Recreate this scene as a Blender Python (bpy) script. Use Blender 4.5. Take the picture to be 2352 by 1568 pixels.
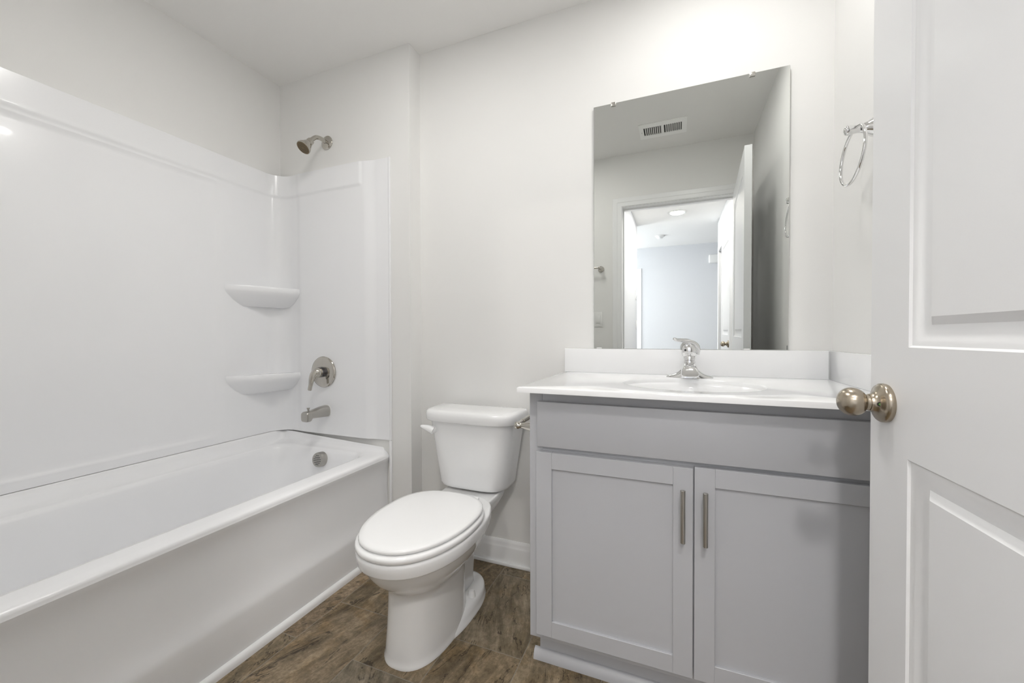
import bpy, bmesh, math, random
from mathutils import Vector, Matrix
random.seed(4)
for o in list(bpy.data.objects): bpy.data.objects.remove(o)
S = bpy.context.scene
COL = S.collection
PI = math.pi

# ------------------------------------------------------------------ camera, world, lights, exposure
FPX = 921.63                      # focal length in pixels of the 2352-wide frame
cam = bpy.data.cameras.new('camera')
cam.sensor_width = 36.0; cam.lens = FPX / 2352 * 36.0; cam.clip_start = 0.01
camo = bpy.data.objects.new('camera', cam); COL.objects.link(camo)
_y, _p, _r = [math.radians(a) for a in (22.0366, 0.7581, -0.1637)]
fwd = Vector((-math.sin(_y) * math.cos(_p), math.cos(_y) * math.cos(_p), -math.sin(_p)))
rt = Vector((math.cos(_y), math.sin(_y), 0)); up = rt.cross(fwd)
rt2 = math.cos(_r) * rt + math.sin(_r) * up; up2 = -math.sin(_r) * rt + math.cos(_r) * up
M = Matrix((rt2, up2, -fwd)).transposed().to_4x4(); M.translation = Vector((0, 0, 1.0455))
camo.matrix_world = M
S.camera = camo
w = bpy.data.worlds.new('world'); S.world = w; w.use_nodes = True
w.node_tree.nodes['Background'].inputs[0].default_value = (0.80, 0.90, 1.0, 1)
w.node_tree.nodes['Background'].inputs[1].default_value = 1.0
S.view_settings.view_transform = 'Standard'; S.view_settings.look = 'None'
S.view_settings.gamma = 1.0; S.view_settings.use_curve_mapping = False
S.view_settings.exposure = 0.0
S.cycles.max_bounces = 20; S.cycles.diffuse_bounces = 12; S.cycles.glossy_bounces = 8; S.cycles.sample_clamp_indirect = 6.0
E_VAN = 106.0         # recessed ceiling light over the vanity
E_FILL = 33.0         # added fill: unseen ceiling lamp that lifts the bathroom's ambient light
E_CAN = 430.0        # recessed light in the hall ceiling
E_HALL_FILL = 340.0       # added fill: unseen hall lamp by the doorway, brightens the low surfaces
P_WINDOW = 125.0      # daylight through the window of the room behind the hall
al = bpy.data.lights.new('window_daylight', 'AREA'); al.shape = 'RECTANGLE'; al.size = 1.3; al.size_y = 1.4
al.energy = P_WINDOW; al.color = (0.93, 0.96, 1.0)
alo = bpy.data.objects.new('window_daylight', al); COL.objects.link(alo)
alo.location = (-2.62, -3.05, 1.45); alo.rotation_euler = (0, -PI / 2, 0)

# ------------------------------------------------------------------ measures of the room
H = 2.44; D = 1.689; D1 = 1.6037; X1 = -1.1731; XL = -2.0405; XR = 0.503; YD = 0.097; YO = -0.02

# ------------------------------------------------------------------ materials
def mat(name, col, rough=0.5, metal=0.0, spec=0.5, bump=0.0, bscale=120.0, coat=0.0, emit=None, estr=0.0, aniso=0.0):
    m = bpy.data.materials.new(name); m.use_nodes = True
    nt = m.node_tree; b = nt.nodes['Principled BSDF']
    b.inputs['Base Color'].default_value = (*col, 1); b.inputs['Roughness'].default_value = rough
    b.inputs['Metallic'].default_value = metal; b.inputs['Specular IOR Level'].default_value = spec
    b.inputs['Coat Weight'].default_value = coat; b.inputs['Coat Roughness'].default_value = 0.05
    if aniso: b.inputs['Anisotropic'].default_value = aniso
    if emit:
        b.inputs['Emission Color'].default_value = (*emit, 1); b.inputs['Emission Strength'].default_value = estr
    tc = nt.nodes.new('ShaderNodeTexCoord')
    n = nt.nodes.new('ShaderNodeTexNoise'); n.inputs['Scale'].default_value = bscale; n.inputs['Detail'].default_value = 3
    nt.links.new(tc.outputs['Object'], n.inputs['Vector'])
    if bump:
        bp = nt.nodes.new('ShaderNodeBump'); bp.inputs['Strength'].default_value = bump; bp.inputs['Distance'].default_value = 0.002
        nt.links.new(n.outputs['Fac'], bp.inputs['Height']); nt.links.new(bp.outputs['Normal'], b.inputs['Normal'])
    elif not metal:                              # a faint unevenness of the gloss
        mr = nt.nodes.new('ShaderNodeMapRange'); mr.inputs['To Min'].default_value = rough * 0.92; mr.inputs['To Max'].default_value = min(1, rough * 1.08)
        nt.links.new(n.outputs['Fac'], mr.inputs['Value']); nt.links.new(mr.outputs['Result'], b.inputs['Roughness'])
    return m
WALL = mat('wall_paint', (0.785, 0.782, 0.770), 0.75, bump=0.06, bscale=260)
CEIL = mat('ceiling_paint', (0.83, 0.824, 0.812), 0.85, bump=0.08, bscale=200)
TRIM = mat('white_trim_paint', (0.83, 0.835, 0.84), 0.32)
DOORW = mat('white_door_paint', (0.775, 0.78, 0.79), 0.38, bump=0.02, bscale=400)
ACRYL = mat('white_acrylic', (0.86, 0.865, 0.88), 0.20, coat=0.12)
PORC = mat('white_porcelain', (0.86, 0.865, 0.87), 0.08, coat=0.5)
SEATP = mat('white_seat_plastic', (0.88, 0.885, 0.89), 0.16)
GREY = mat('grey_cabinet_paint', (0.455, 0.463, 0.488), 0.42)
TOP = mat('white_cultured_marble', (0.87, 0.875, 0.885), 0.12, coat=0.3)
NICK = mat('brushed_nickel', (0.43, 0.375, 0.30), 0.24, 1.0, aniso=0.5)
SATIN = mat('satin_steel', (0.47, 0.455, 0.425), 0.28, 1.0)
CHROME = mat('polished_chrome', (0.80, 0.80, 0.80), 0.06, 1.0)
POLN = mat('polished_nickel', (0.54, 0.515, 0.47), 0.10, 1.0)
DARK = mat('dark_gap', (0.02, 0.02, 0.022), 0.6)
BROWN = mat('spray_face_brown', (0.17, 0.125, 0.07), 0.35, 0.6)
MIRR = mat('mirror_silver', (0.705, 0.72, 0.70), 0.0, 1.0)
MEDGE = mat('mirror_glass_edge', (0.62, 0.66, 0.63), 0.15)
VANL = mat('lit_lens_vanity', (1, 1, 1), 0.5, emit=(1.0, 0.985, 0.955), estr=E_VAN)
FILL_LENS = mat('lit_lens_added_fill', (1, 1, 1), 0.5, emit=(1.0, 0.985, 0.955), estr=E_FILL)
CANL = mat('lit_lens', (1, 1, 1), 0.5, emit=(1.0, 0.955, 0.90), estr=E_CAN)
HALL_FILL_LENS = mat('lit_lens_added_hall_fill', (1, 1, 1), 0.5, emit=(1.0, 0.965, 0.92), estr=E_HALL_FILL)
VENTW = mat('vent_enamel', (0.92, 0.92, 0.91), 0.35)
PLAST = mat('white_plastic', (0.80, 0.80, 0.79), 0.35)
GREEN = mat('green_indicator', (0.10, 0.22, 0.05), 0.4)
HWALL = mat('hall_paint', (0.68, 0.69, 0.71), 0.75, bump=0.05, bscale=260)

def floor_mat():
    m = bpy.data.materials.new('slate_look_vinyl'); m.use_nodes = True
    nt = m.node_tree; N = nt.nodes; L = nt.links; b = N['Principled BSDF']
    def math_(op, a, bb=None, c=None):
        n = N.new('ShaderNodeMath'); n.operation = op
        for i, v in enumerate((a, bb, c)):
            if v is None: continue
            if isinstance(v, (int, float)): n.inputs[i].default_value = v
            else: L.new(v, n.inputs[i])
        return n.outputs[0]
    tc = N.new('ShaderNodeTexCoord'); sep = N.new('ShaderNodeSeparateXYZ'); L.new(tc.outputs['Object'], sep.inputs[0])
    X, Y = sep.outputs[0], sep.outputs[1]
    TW, TL = 0.2535, 0.407
    u = math_('DIVIDE', math_('ADD', X, 0.4565), TW); iu = math_('FLOOR', u); fu = math_('FRACT', u)
    par = math_('FLOORED_MODULO', iu, 2.0)                       # column (-.457..-.203) is even
    v = math_('DIVIDE', math_('SUBTRACT', math_('SUBTRACT', Y, 0.997), math_('MULTIPLY', par, 0.2035)), TL)
    iv = math_('FLOOR', v); fv = math_('FRACT', v)
    du = math_('MULTIPLY', math_('MINIMUM', fu, math_('SUBTRACT', 1.0, fu)), TW)
    dv = math_('MULTIPLY', math_('MINIMUM', fv, math_('SUBTRACT', 1.0, fv)), TL)
    dd = math_('MINIMUM', du, dv)
    grout = math_('LESS_THAN', dd, 0.0013)
    cid = N.new('ShaderNodeCombineXYZ'); L.new(iu, cid.inputs[0]); L.new(iv, cid.inputs[1]); cid.inputs[2].default_value = 3.3
    wn = N.new('ShaderNodeTexWhiteNoise'); wn.noise_dimensions = '3D'; L.new(cid.outputs[0], wn.inputs['Vector'])
    # every tile gets its own offset and grain direction
    sc = N.new('ShaderNodeVectorMath'); sc.operation = 'SCALE'; sc.inputs['Scale'].default_value = 40.0; L.new(wn.outputs['Color'], sc.inputs[0])
    ad = N.new('ShaderNodeVectorMath'); ad.operation = 'ADD'; L.new(tc.outputs['Object'], ad.inputs[0]); L.new(sc.outputs[0], ad.inputs[1])
    rot = N.new('ShaderNodeVectorRotate'); rot.rotation_type = 'Z_AXIS'; L.new(ad.outputs[0], rot.inputs['Vector'])
    L.new(math_('MULTIPLY', math_('SUBTRACT', wn.outputs['Value'], 0.35), 1.3), rot.inputs['Angle'])
    mp = N.new('ShaderNodeMapping'); mp.inputs['Scale'].default_value = (1.0, 0.24, 1.0); L.new(rot.outputs[0], mp.inputs['Vector'])
    def noise(vec, s, d, r=0.6, dist=0.0):
        n = N.new('ShaderNodeTexNoise'); n.inputs['Scale'].default_value = s; n.inputs['Detail'].default_value = d
        n.inputs['Roughness'].default_value = r; n.inputs['Distortion'].default_value = dist; L.new(vec, n.inputs['Vector']); return n.outputs['Fac']
    grain = noise(mp.outputs[0], 34, 10, 0.74, 0.5)
    cloud = noise(mp.outputs[0], 10, 5, 0.55, 1.0)
    fine = noise(ad.outputs[0], 48, 10, 0.76, 0.3)
    sel = N.new('ShaderNodeSeparateColor'); L.new(wn.outputs['Color'], sel.inputs[0])
    gm = math_('MULTIPLY_ADD', sel.outputs[1], 0.55, 0.25)      # how strongly a tile is streaked
    g2 = N.new('ShaderNodeMix'); g2.data_type = 'FLOAT'; L.new(gm, g2.inputs['Factor']); L.new(fine, g2.inputs['A']); L.new(grain, g2.inputs['B'])
    tone = math_('ADD', math_('MULTIPLY', g2.outputs['Result'], 0.68), math_('MULTIPLY', cloud, 0.315))
    rp = N.new('ShaderNodeValToRGB'); L.new(tone, rp.inputs[0]); e = rp.color_ramp.elements
    e[0].position = 0.34; e[0].color = (0.047, 0.036, 0.022, 1); e[1].position = 0.66; e[1].color = (0.53, 0.44, 0.325, 1)
    for ps, cc in ((0.43, (0.124, 0.097, 0.062, 1)), (0.495, (0.20, 0.16, 0.108, 1)), (0.56, (0.315, 0.256, 0.182, 1))):
        q = e.new(ps); q.color = cc
    # per tile tint: greyer, browner or lighter
    tint = N.new('ShaderNodeValToRGB'); L.new(wn.outputs['Value'], tint.inputs[0]); t = tint.color_ramp.elements
    t[0].position = 0; t[0].color = (0.80, 0.83, 0.86, 1); t[1].position = 1; t[1].color = (1.18, 1.10, 1.06, 1)
    q = t.new(0.35); q.color = (0.95, 0.90, 0.80, 1); q = t.new(0.7); q.color = (1.0, 0.96, 0.92, 1)
    mul = N.new('ShaderNodeMix'); mul.data_type = 'RGBA'; mul.blend_type = 'MULTIPLY'; mul.inputs['Factor'].default_value = 1
    L.new(rp.outputs[0], mul.inputs['A']); L.new(tint.outputs[0], mul.inputs['B'])
    # ochre patches
    och = N.new('ShaderNodeMix'); och.data_type = 'RGBA'; och.blend_type = 'MULTIPLY'; och.inputs['B'].default_value = (1.04, 0.93, 0.74, 1)
    orr = N.new('ShaderNodeMapRange'); orr.inputs['From Min'].default_value = 0.50; orr.inputs['From Max'].default_value = 0.68; orr.inputs['To Max'].default_value = 0.75
    L.new(noise(ad.outputs[0], 11, 3, 0.5, 0.4), orr.inputs['Value']); L.new(orr.outputs['Result'], och.inputs['Factor'])
    L.new(mul.outputs['Result'], och.inputs['A'])
    # thin dark cleft cracks, where a warped ridge line is crossed and a patch mask allows
    rn = noise(mp.outputs[0], 8, 8, 0.60, 1.0)
    ridge = math_('ABSOLUTE', math_('SUBTRACT', rn, 0.5))
    crack = math_('LESS_THAN', ridge, math_('MULTIPLY', fine, 0.013))
    mask = N.new('ShaderNodeMapRange'); mask.inputs['From Min'].default_value = 0.47; mask.inputs['From Max'].default_value = 0.52
    L.new(noise(ad.outputs[0], 11, 3), mask.inputs['Value'])
    ck = math_('MULTIPLY', math_('MULTIPLY', crack, mask.outputs['Result']), 0.8)
    cm = N.new('ShaderNodeMix'); cm.data_type = 'RGBA'; L.new(ck, cm.inputs['Factor']); L.new(och.outputs['Result'], cm.inputs['A']); cm.inputs['B'].default_value = (0.028, 0.021, 0.013, 1)
    gx = N.new('ShaderNodeMix'); gx.data_type = 'RGBA'; L.new(math_('MULTIPLY', grout, 0.85), gx.inputs['Factor']); L.new(cm.outputs['Result'], gx.inputs['A']); gx.inputs['B'].default_value = (0.25, 0.235, 0.20, 1)
    L.new(gx.outputs['Result'], b.inputs['Base Color'])
    hgt = math_('ADD', math_('MULTIPLY', tone, 1.0), math_('MULTIPLY', ridge, 0.8))
    bp = N.new('ShaderNodeBump'); bp.inputs['Strength'].default_value = 0.9; bp.inputs['Distance'].default_value = 0.004
    L.new(hgt, bp.inputs['Height']); L.new(bp.outputs['Normal'], b.inputs['Normal'])
    b.inputs['Roughness'].default_value = 0.48; b.inputs['Specular IOR Level'].default_value = 0.4
    return m
FLOOR = floor_mat()

# ------------------------------------------------------------------ mesh helpers
def new(): return bmesh.new()
def add_box(bm, x0, x1, y0, y1, z0, z1, bev=0.0, seg=2):
    t = bmesh.new()
    bmesh.ops.create_cube(t, size=1)
    for v in t.verts: v.co = Vector(((x0 + x1) / 2 + v.co.x * (x1 - x0), (y0 + y1) / 2 + v.co.y * (y1 - y0), (z0 + z1) / 2 + v.co.z * (z1 - z0)))
    if bev: bmesh.ops.bevel(t, geom=t.edges[:], offset=bev, segments=seg, profile=0.5, affect='EDGES')
    merge(bm, t); return bm
def merge(bm, t, mtx=None):
    mp = {}
    for v in t.verts: mp[v] = bm.verts.new(mtx @ v.co if mtx else v.co)
    for f in t.faces:
        try: bm.faces.new([mp[v] for v in f.verts])
        except ValueError: pass
    t.free()
def loft(bm, rings, cap0=True, cap1=True, closed=True):
    vs = [[bm.verts.new(p) for p in r] for r in rings]
    n = len(vs[0])
    for a, b in zip(vs, vs[1:]):
        for i in range(n if closed else n - 1):
            j = (i + 1) % n
            try: bm.faces.new((a[i], a[j], b[j], b[i]))
            except ValueError: pass
    if cap0: bm.faces.new(list(reversed(vs[0])))
    if cap1: bm.faces.new(vs[-1])
    return vs
def frame(d):
    d = Vector(d).normalized(); a = Vector((0, 0, 1)) if abs(d.z) < 0.9 else Vector((1, 0, 0))
    u = d.cross(a).normalized(); v = d.cross(u).normalized(); return d, u, v
def lathe(bm, base, axis, prof, n=32, cap0=True, cap1=True):          # prof: (distance along axis, radius)
    d, u, v = frame(axis); base = Vector(base)
    rings = [[base + d * s + (u * math.cos(2 * PI * i / n) + v * math.sin(2 * PI * i / n)) * max(r, 1e-4) for i in range(n)] for s, r in prof]
    loft(bm, rings, cap0, cap1)
def tube(bm, pts, rad, n=16, cap=True, sx=None):                     # rad: number or list
    pts = [Vector(p) for p in pts]; rings = []; pu = None
    for i, p in enumerate(pts):
        t = (pts[min(i + 1, len(pts) - 1)] - pts[max(i - 1, 0)]).normalized()
        if pu is None: d, u, v = frame(t)
        else:
            u = (pu - t * pu.dot(t)).normalized(); v = t.cross(u)
        pu = u; r = rad[i] if isinstance(rad, (list, tuple)) else rad
        rings.append([p + (u * math.cos(2 * PI * k / n) + v * math.sin(2 * PI * k / n)) * r for k in range(n)])
    loft(bm, rings, cap, cap)
def curve(pts, n=8):                                                 # Catmull-Rom through points
    pts = [Vector(p) for p in pts]; q = [2 * pts[0] - pts[1]] + pts + [2 * pts[-1] - pts[-2]]; out = []
    for i in range(1, len(q) - 2):
        a, b, c, d = q[i - 1:i + 3]
        for k in range(n):
            t = k / n
            out.append(0.5 * ((2 * b) + (c - a) * t + (2 * a - 5 * b + 4 * c - d) * t * t + (-a + 3 * b - 3 * c + d) * t ** 3))
    out.append(pts[-1]); return out
def prism(bm, prof, axis, a, b):                                     # prof: list of 2-D points, extruded along 'x','y'
    def P(p, s): return (s, p[0], p[1]) if axis == 'x' else (p[0], s, p[1])
    loft(bm, [[Vector(P(p, a)) for p in prof], [Vector(P(p, b)) for p in prof]])
def rrect(x0, x1, y0, y1, r, z, n=6):
    out = []
    for cx, cy, a0 in ((x1 - r, y1 - r, 0), (x0 + r, y1 - r, PI / 2), (x0 + r, y0 + r, PI), (x1 - r, y0 + r, 1.5 * PI)):
        for k in range(n + 1):
            a = a0 + PI / 2 * k / n; out.append(Vector((cx + r * math.cos(a), cy + r * math.sin(a), z)))
    return out
def obj(name, bm, m, parent=None, smooth=35, sub=0, label=None):
    bmesh.ops.recalc_face_normals(bm, faces=bm.faces[:])
    me = bpy.data.meshes.new(name); bm.to_mesh(me); bm.free(); me.materials.append(m)
    if smooth:
        me.polygons.foreach_set('use_smooth', [True] * len(me.polygons)); me.set_sharp_from_angle(angle=math.radians(smooth))
    o = bpy.data.objects.new(name, me); COL.objects.link(o)
    if parent is not None:
        o.parent = parent
        pw = parent_world(parent)
        o.matrix_parent_inverse = pw.inverted()
    if sub:
        s = o.modifiers.new('subdivision', 'SUBSURF'); s.levels = sub; s.render_levels = sub
    if label: o['label'] = label
    return o
def parent_world(p):
    m = Matrix.LocRotScale(p.location, p.rotation_euler, p.scale)
    return (parent_world(p.parent) @ p.matrix_parent_inverse @ m) if p.parent else m
def tag(o, label=None, cat=None, group=None, kind=None):
    if label: o['label'] = label
    if cat: o['category'] = cat
    if group: o['group'] = group
    if kind: o['kind'] = kind
    return o
def thing(name, label, cat, loc, group=None, kind=None):
    o = bpy.data.objects.new(name, None); o.empty_display_size = 0.05; COL.objects.link(o); o.location = loc
    return tag(o, label, cat, group, kind)
def struct(name, bm, m, label, cat, smooth=0):
    return tag(obj(name, bm, m, None, smooth), label, cat, None, 'structure')

# ------------------------------------------------------------------ the shell of the bathroom
T = 0.10
b = new(); add_box(b, XL - T, XR + T, YO, D + T, -0.06, 0); struct('floor', b, FLOOR, 'brown and grey slate-look floor of staggered rectangular tiles', 'floor')
b = new(); add_box(b, XL - T, XR + T, YO, D + T, H, H + 0.08); struct('ceiling', b, CEIL, 'plain off-white bathroom ceiling', 'ceiling')
b = new(); add_box(b, XL - T, XL, YO, D + T, 0, H); struct('wall_left', b, WALL, 'pale grey wall above the long side of the tub surround', 'wall')
b = new(); add_box(b, XL, X1, D1, D + T, 0, H); struct('wall_end', b, WALL, 'pale grey projecting wall that carries the shower head', 'wall')
b = new(); add_box(b, X1, XR + T, D, D + T, 0, H); struct('wall_back', b, WALL, 'pale grey wall behind the toilet and the mirror', 'wall')
b = new(); add_box(b, XR, XR + T, YO, D, 0, H); struct('wall_right', b, WALL, 'pale wall at the right with the towel ring', 'wall')
JL, JR, JH = -0.393, 0.417, 2.037
b = new()
add_box(b, XL, JL - 0.02, YO, YD, 0, H); add_box(b, JR + 0.02, XR, YO, YD, 0, H); add_box(b, JL - 0.02, JR + 0.02, YO, YD, JH + 0.02, H)
struct('wall_front', b, WALL, 'pale grey wall around the doorway, seen in the mirror', 'wall')
b = new()
add_box(b, JL - 0.019, JL, YO, YD, 0, JH + 0.019); add_box(b, JR, JR + 0.019, YO, YD, 0, JH + 0.019); add_box(b, JL, JR, YO, YD, JH, JH + 0.019)
add_box(b, JL, JL + 0.011, YO + 0.02, YO + 0.058, 0, JH); add_box(b, JR - 0.011, JR, YO + 0.02, YO + 0.058, 0, JH); add_box(b, JL + 0.011, JR - 0.011, YO + 0.02, YO + 0.058, JH - 0.011, JH)
struct('trim_1', b, TRIM, 'white door jamb lining the doorway, seen in the mirror', 'trim')
# casing, bathroom side: stepped profile, mitred
b = new()
cw = 0.068; prof = [(0, 0), (0, 0.0085), (0.006, 0.0105), (0.014, 0.0085), (0.030, 0.009), (0.034, 0.0118), (0.050, 0.0125), (0.062, 0.0125), (0.068, 0.0095), (0.068, 0)]
rings = []
for side in range(4):
    rg = []
    for t, d in prof:
        x = (JL - 0.003 - t) if side < 2 else (JR + 0.003 + t); z = 0 if side in (0, 3) else JH + 0.003 + t
        rg.append(Vector((x, YD + d, z)))
    rings.append(rg)
loft(b, rings)
struct('trim_2', b, TRIM, 'white stepped door casing around the doorway, seen in the mirror', 'trim', 20)
# floor trim along the tub
b = new(); prism(b, [(-1.2985, 0.0), (-1.2835, 0.0), (-1.2835, 0.009), (-1.2850, 0.017), (-1.2895, 0.0235), (-1.2975, 0.0265)], 'y', YD, D1 - 0.001)
struct('trim_3', b, TRIM, 'white quarter-round trim on the floor along the tub apron', 'trim', 50)
bbp = lambda y: [(y, 0), (y - 0.0142, 0), (y - 0.0142, 0.078), (y - 0.0125, 0.084), (y - 0.0100, 0.089), (y - 0.0095, 0.099), (y - 0.0070, 0.106), (y - 0.003, 0.1115), (y, 0.1116)]
b = new(); prism(b, bbp(D), 'x', X1 + 0.014, -0.424)
add_box(b, X1 + 0.014, -0.424, D - 0.025, D - 0.0142, 0, 0.016, 0.004)
struct('baseboard_back', b, TRIM, 'white baseboard on the wall behind the toilet', 'baseboard', 30)
b = new()
add_box(b, X1, X1 + 0.0142, D1, D, 0, 0.1116, 0.003)
struct('baseboard_end', b, TRIM, 'short white baseboard on the side of the projecting wall', 'baseboard', 30)

# ------------------------------------------------------------------ the hall behind the doorway (seen in the mirror)
HL, HR, FY = -0.48, 0.49, -3.75
b = new(); add_box(b, -2.5, 1.9, FY - 0.1, YO, -0.06, 0); struct('floor_hall', b, mat('hall_carpet', (0.22, 0.20, 0.18), 0.95, bump=0.5, bscale=300), 'floor of the hall behind the camera', 'floor')
b = new(); add_box(b, HL - 0.1, HR + 0.75, -2.16, YO, H, H + 0.11); struct('ceiling_hall', b, CEIL, 'hall ceiling with the round recessed light, seen in the mirror', 'ceiling')
b = new(); add_box(b, -2.5, 1.9, FY - 0.1, -2.16, H + 0.02, H + 0.12); struct('ceiling_far', b, CEIL, 'bright ceiling beyond the hall, seen in the mirror', 'ceiling')
b = new(); add_box(b, HL - 0.1, HL, -2.16, YO, 0, H); add_box(b, -2.5, HL - 0.1, -2.16, -2.06, 0, H + 0.1); struct('wall_hall_left', b, HWALL, 'white left wall of the hall, seen in the mirror', 'wall')
b = new(); add_box(b, HR, HR + 0.1, -1.50, YO, 0, H); add_box(b, HR, HR + 0.1, -2.43, -2.22, 0, H); add_box(b, HR, HR + 0.1, -2.22, -1.50, 2.045, H)
add_box(b, HR + 0.1, 1.9, -2.43, -2.33, 0, H + 0.1); add_box(b, HR + 0.75, HR + 0.85, -2.33, YO, 0, H); add_box(b, HR + 0.1, HR + 0.75, -0.12, YO, 0, H)
struct('wall_hall_right', b, HWALL, 'white right wall of the hall with an open doorway, seen in the mirror', 'wall')
b = new(); add_box(b, -2.5, 1.9, FY - 0.1, FY, 0, H + 0.1); struct('wall_far', b, HWALL, 'bright far wall at the end of the hall, seen in the mirror', 'wall')
b = new(); add_box(b, 1.9, 2.0, FY, -2.33, 0, H + 0.1); struct('wall_far_right', b, HWALL, 'side wall of the room beyond the hall', 'wall')
b = new()
add_box(b, -2.6, -2.5, FY, -3.70, 0, H + 0.1); add_box(b, -2.6, -2.5, -2.40, -2.06, 0, H + 0.1); add_box(b, -2.6, -2.5, -3.70, -2.40, 0, 0.75); add_box(b, -2.6, -2.5, -3.70, -2.40, 2.15, H + 0.1)
struct('wall_far_left', b, HWALL, 'wall with the window in the room beyond the hall', 'wall')
b = new()
add_box(b, -2.56, -2.50, -3.70, -3.65, 0.75, 2.15); add_box(b, -2.56, -2.50, -2.45, -2.40, 0.75, 2.15); add_box(b, -2.56, -2.50, -3.65, -2.45, 0.75, 0.80); add_box(b, -2.56, -2.50, -3.65, -2.45, 2.10, 2.15); add_box(b, -2.55, -2.52, -3.65, -2.45, 1.43, 1.47)
struct('window_1', b, TRIM, 'white sash window lighting the room beyond the hall', 'window')
b = new()                                                            # casing of the hall doorway
for (y0, y1, z0, z1) in ((-1.50, -1.435, 0, 2.11), (-2.285, -2.22, 0, 2.11), (-2.22, -1.50, 2.045, 2.11)): add_box(b, HR - 0.012, HR - 0.0005, y0, y1, z0, z1, 0.003)
struct('trim_4', b, TRIM, 'white casing of the doorway in the right hall wall, seen in the mirror', 'trim')
b = new(); add_box(b, -0.615, -0.550, FY + 0.0005, FY + 0.012, 0, 2.12, 0.003); add_box(b, -1.43, -0.615, FY + 0.0005, FY + 0.012, 2.055, 2.12, 0.003)
struct('trim_5', b, TRIM, 'white door casing on the far wall at the end of the hall', 'trim')

# ------------------------------------------------------------------ moulded two-panel doors
def panel_face(bm, W, Hh, panels, y, s, offs):       # face in the xz plane at depth y; s = outward sign
    xs = sorted({0, W, *[p[0] for p in panels], *[p[1] for p in panels]}); zs = sorted({0, Hh, *[p[2] for p in panels], *[p[3] for p in panels]})
    inside = lambda x, z: any(p[0] < x < p[1] and p[2] < z < p[3] for p in panels)
    g = {(x, z): bm.verts.new((x, y, z)) for x in xs for z in zs}
    for i in range(len(xs) - 1):
        for j in range(len(zs) - 1):
            if not inside((xs[i] + xs[i + 1]) / 2, (zs[j] + zs[j + 1]) / 2):
                bm.faces.new((g[xs[i], zs[j]], g[xs[i + 1], zs[j]], g[xs[i + 1], zs[j + 1]], g[xs[i], zs[j + 1]]))
    for x0, x1, z0, z1 in panels:
        rg = [[Vector((x0 + o, y + s * d, z0 + o)), Vector((x1 - o, y + s * d, z0 + o)), Vector((x1 - o, y + s * d, z1 - o)), Vector((x0 + o, y + s * d, z1 - o))] for o, d in offs]
        loft(bm, rg, False, True)
DOFF = [(0, 0), (0.003, -0.0032), (0.007, -0.0036), (0.012, -0.0058), (0.026, -0.0098), (0.033, -0.0105), (0.0345, -0.0105), (0.0465, -0.0038)]
def door_slab(W, Hh):
    bm = new(); t = 0.035; ps = [(0.113, W - 0.113, 0.235, 0.838), (0.113, W - 0.113, 1.014, 1.905)]
    panel_face(bm, W, Hh, ps, 0, -1, DOFF); panel_face(bm, W, Hh, ps, t, 1, DOFF)
    for q in (((0, 0, 0), (0, t, 0), (0, t, Hh), (0, 0, Hh)), ((W, 0, 0), (W, 0, Hh), (W, t, Hh), (W, t, 0)), ((0, 0, 0), (W, 0, 0), (W, t, 0), (0, t, 0)), ((0, 0, Hh), (0, t, Hh), (W, t, Hh), (W, 0, Hh))):
        bm.faces.new([bm.verts.new(p) for p in q])
    bmesh.ops.remove_doubles(bm, verts=bm.verts[:], dist=0.0002)
    return bm
def knob_bm(base, ax):
    bm = new()
    lathe(bm, base, ax, [(0, 0.0325), (0.004, 0.0335), (0.008, 0.033), (0.0105, 0.031), (0.0125, 0.0265), (0.0145, 0.0215), (0.0175, 0.0172), (0.022, 0.0150), (0.0245, 0.0146)], 40)
    return bm
def knob_head(base, ax):
    bm = new()
    pr = [(0.0245, 0.0132), (0.027, 0.0134), (0.0292, 0.0124)]
    for k in range(0, 21):
        a = PI * (0.16 + 0.84 * k / 20); pr.append((0.0478 - 0.0212 * math.cos(a) if k else 0.0298, max(0.0003, 0.0248 * math.sin(a) ** 0.92)))
    lathe(bm, base, ax, pr, 40); return bm
# bathroom door: hinge end near the camera, free end at the back right
hp = Vector((0.3745, 0.117, 0.012)); fe = Vector((0.3345, 0.9285, 0.012))
dx = (fe - hp); W1 = dx.length; dx.normalize(); dn = Vector((-dx.y, dx.x, 0))      # dn points at the camera side (-x)
R1 = Matrix((dx, -dn, Vector((0, 0, 1)))).transposed().to_4x4(); R1.translation = hp
b = door_slab(W1, 2.022); bmesh.ops.transform(b, matrix=R1, verts=b.verts[:])
d1 = tag(obj('door_1', b, DOORW, None, 25), 'white two-panel door standing open at the right edge, nearest the camera', 'door', None, 'structure')
kb = R1 @ Vector((W1 - 0.0505, 0, 0.917)); kb2 = R1 @ Vector((W1 - 0.0505, 0.035, 0.917))
ro = obj('door_knob', knob_bm(kb, dn), NICK, d1, 40, label='brushed nickel egg-shaped knob')
obj('knob_grip', knob_head(kb, dn), NICK, ro, 50)
b = new(); tip = kb + dn * 0.0682; lathe(b, tip - dn * 0.0006, dn, [(0, 0.0042), (0.001, 0.0040), (0.0011, 0.0024), (0.0004, 0.0022)], 16); obj('key_slot', b, SATIN, ro)
side = (-dx * 0.75 + dn * 0.35).normalized()
b = new(); sp = kb + dn * 0.0165 - dx * 0.0172; lathe(b, sp, -dx, [(0, 0.0036), (0.0022, 0.0036), (0.0022, 0.0030), (0.0008, 0.0028)], 16); obj('privacy_button', b, DARK, ro)
b = new(); lathe(b, sp, -dx, [(0, 0.0020), (0.0022, 0.0018)], 12); obj('button_dot', b, GREEN, ro, label='green dot')
obj('door_knob', knob_bm(kb2, -dn), NICK, d1, 40)
b = new(); pm = R1 @ Vector((W1 + 0.0004, 0.0175, 0.917)); add_box(b, -0.0004, 0.0006, -0.0125, 0.0125, -0.029, 0.029)
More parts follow.
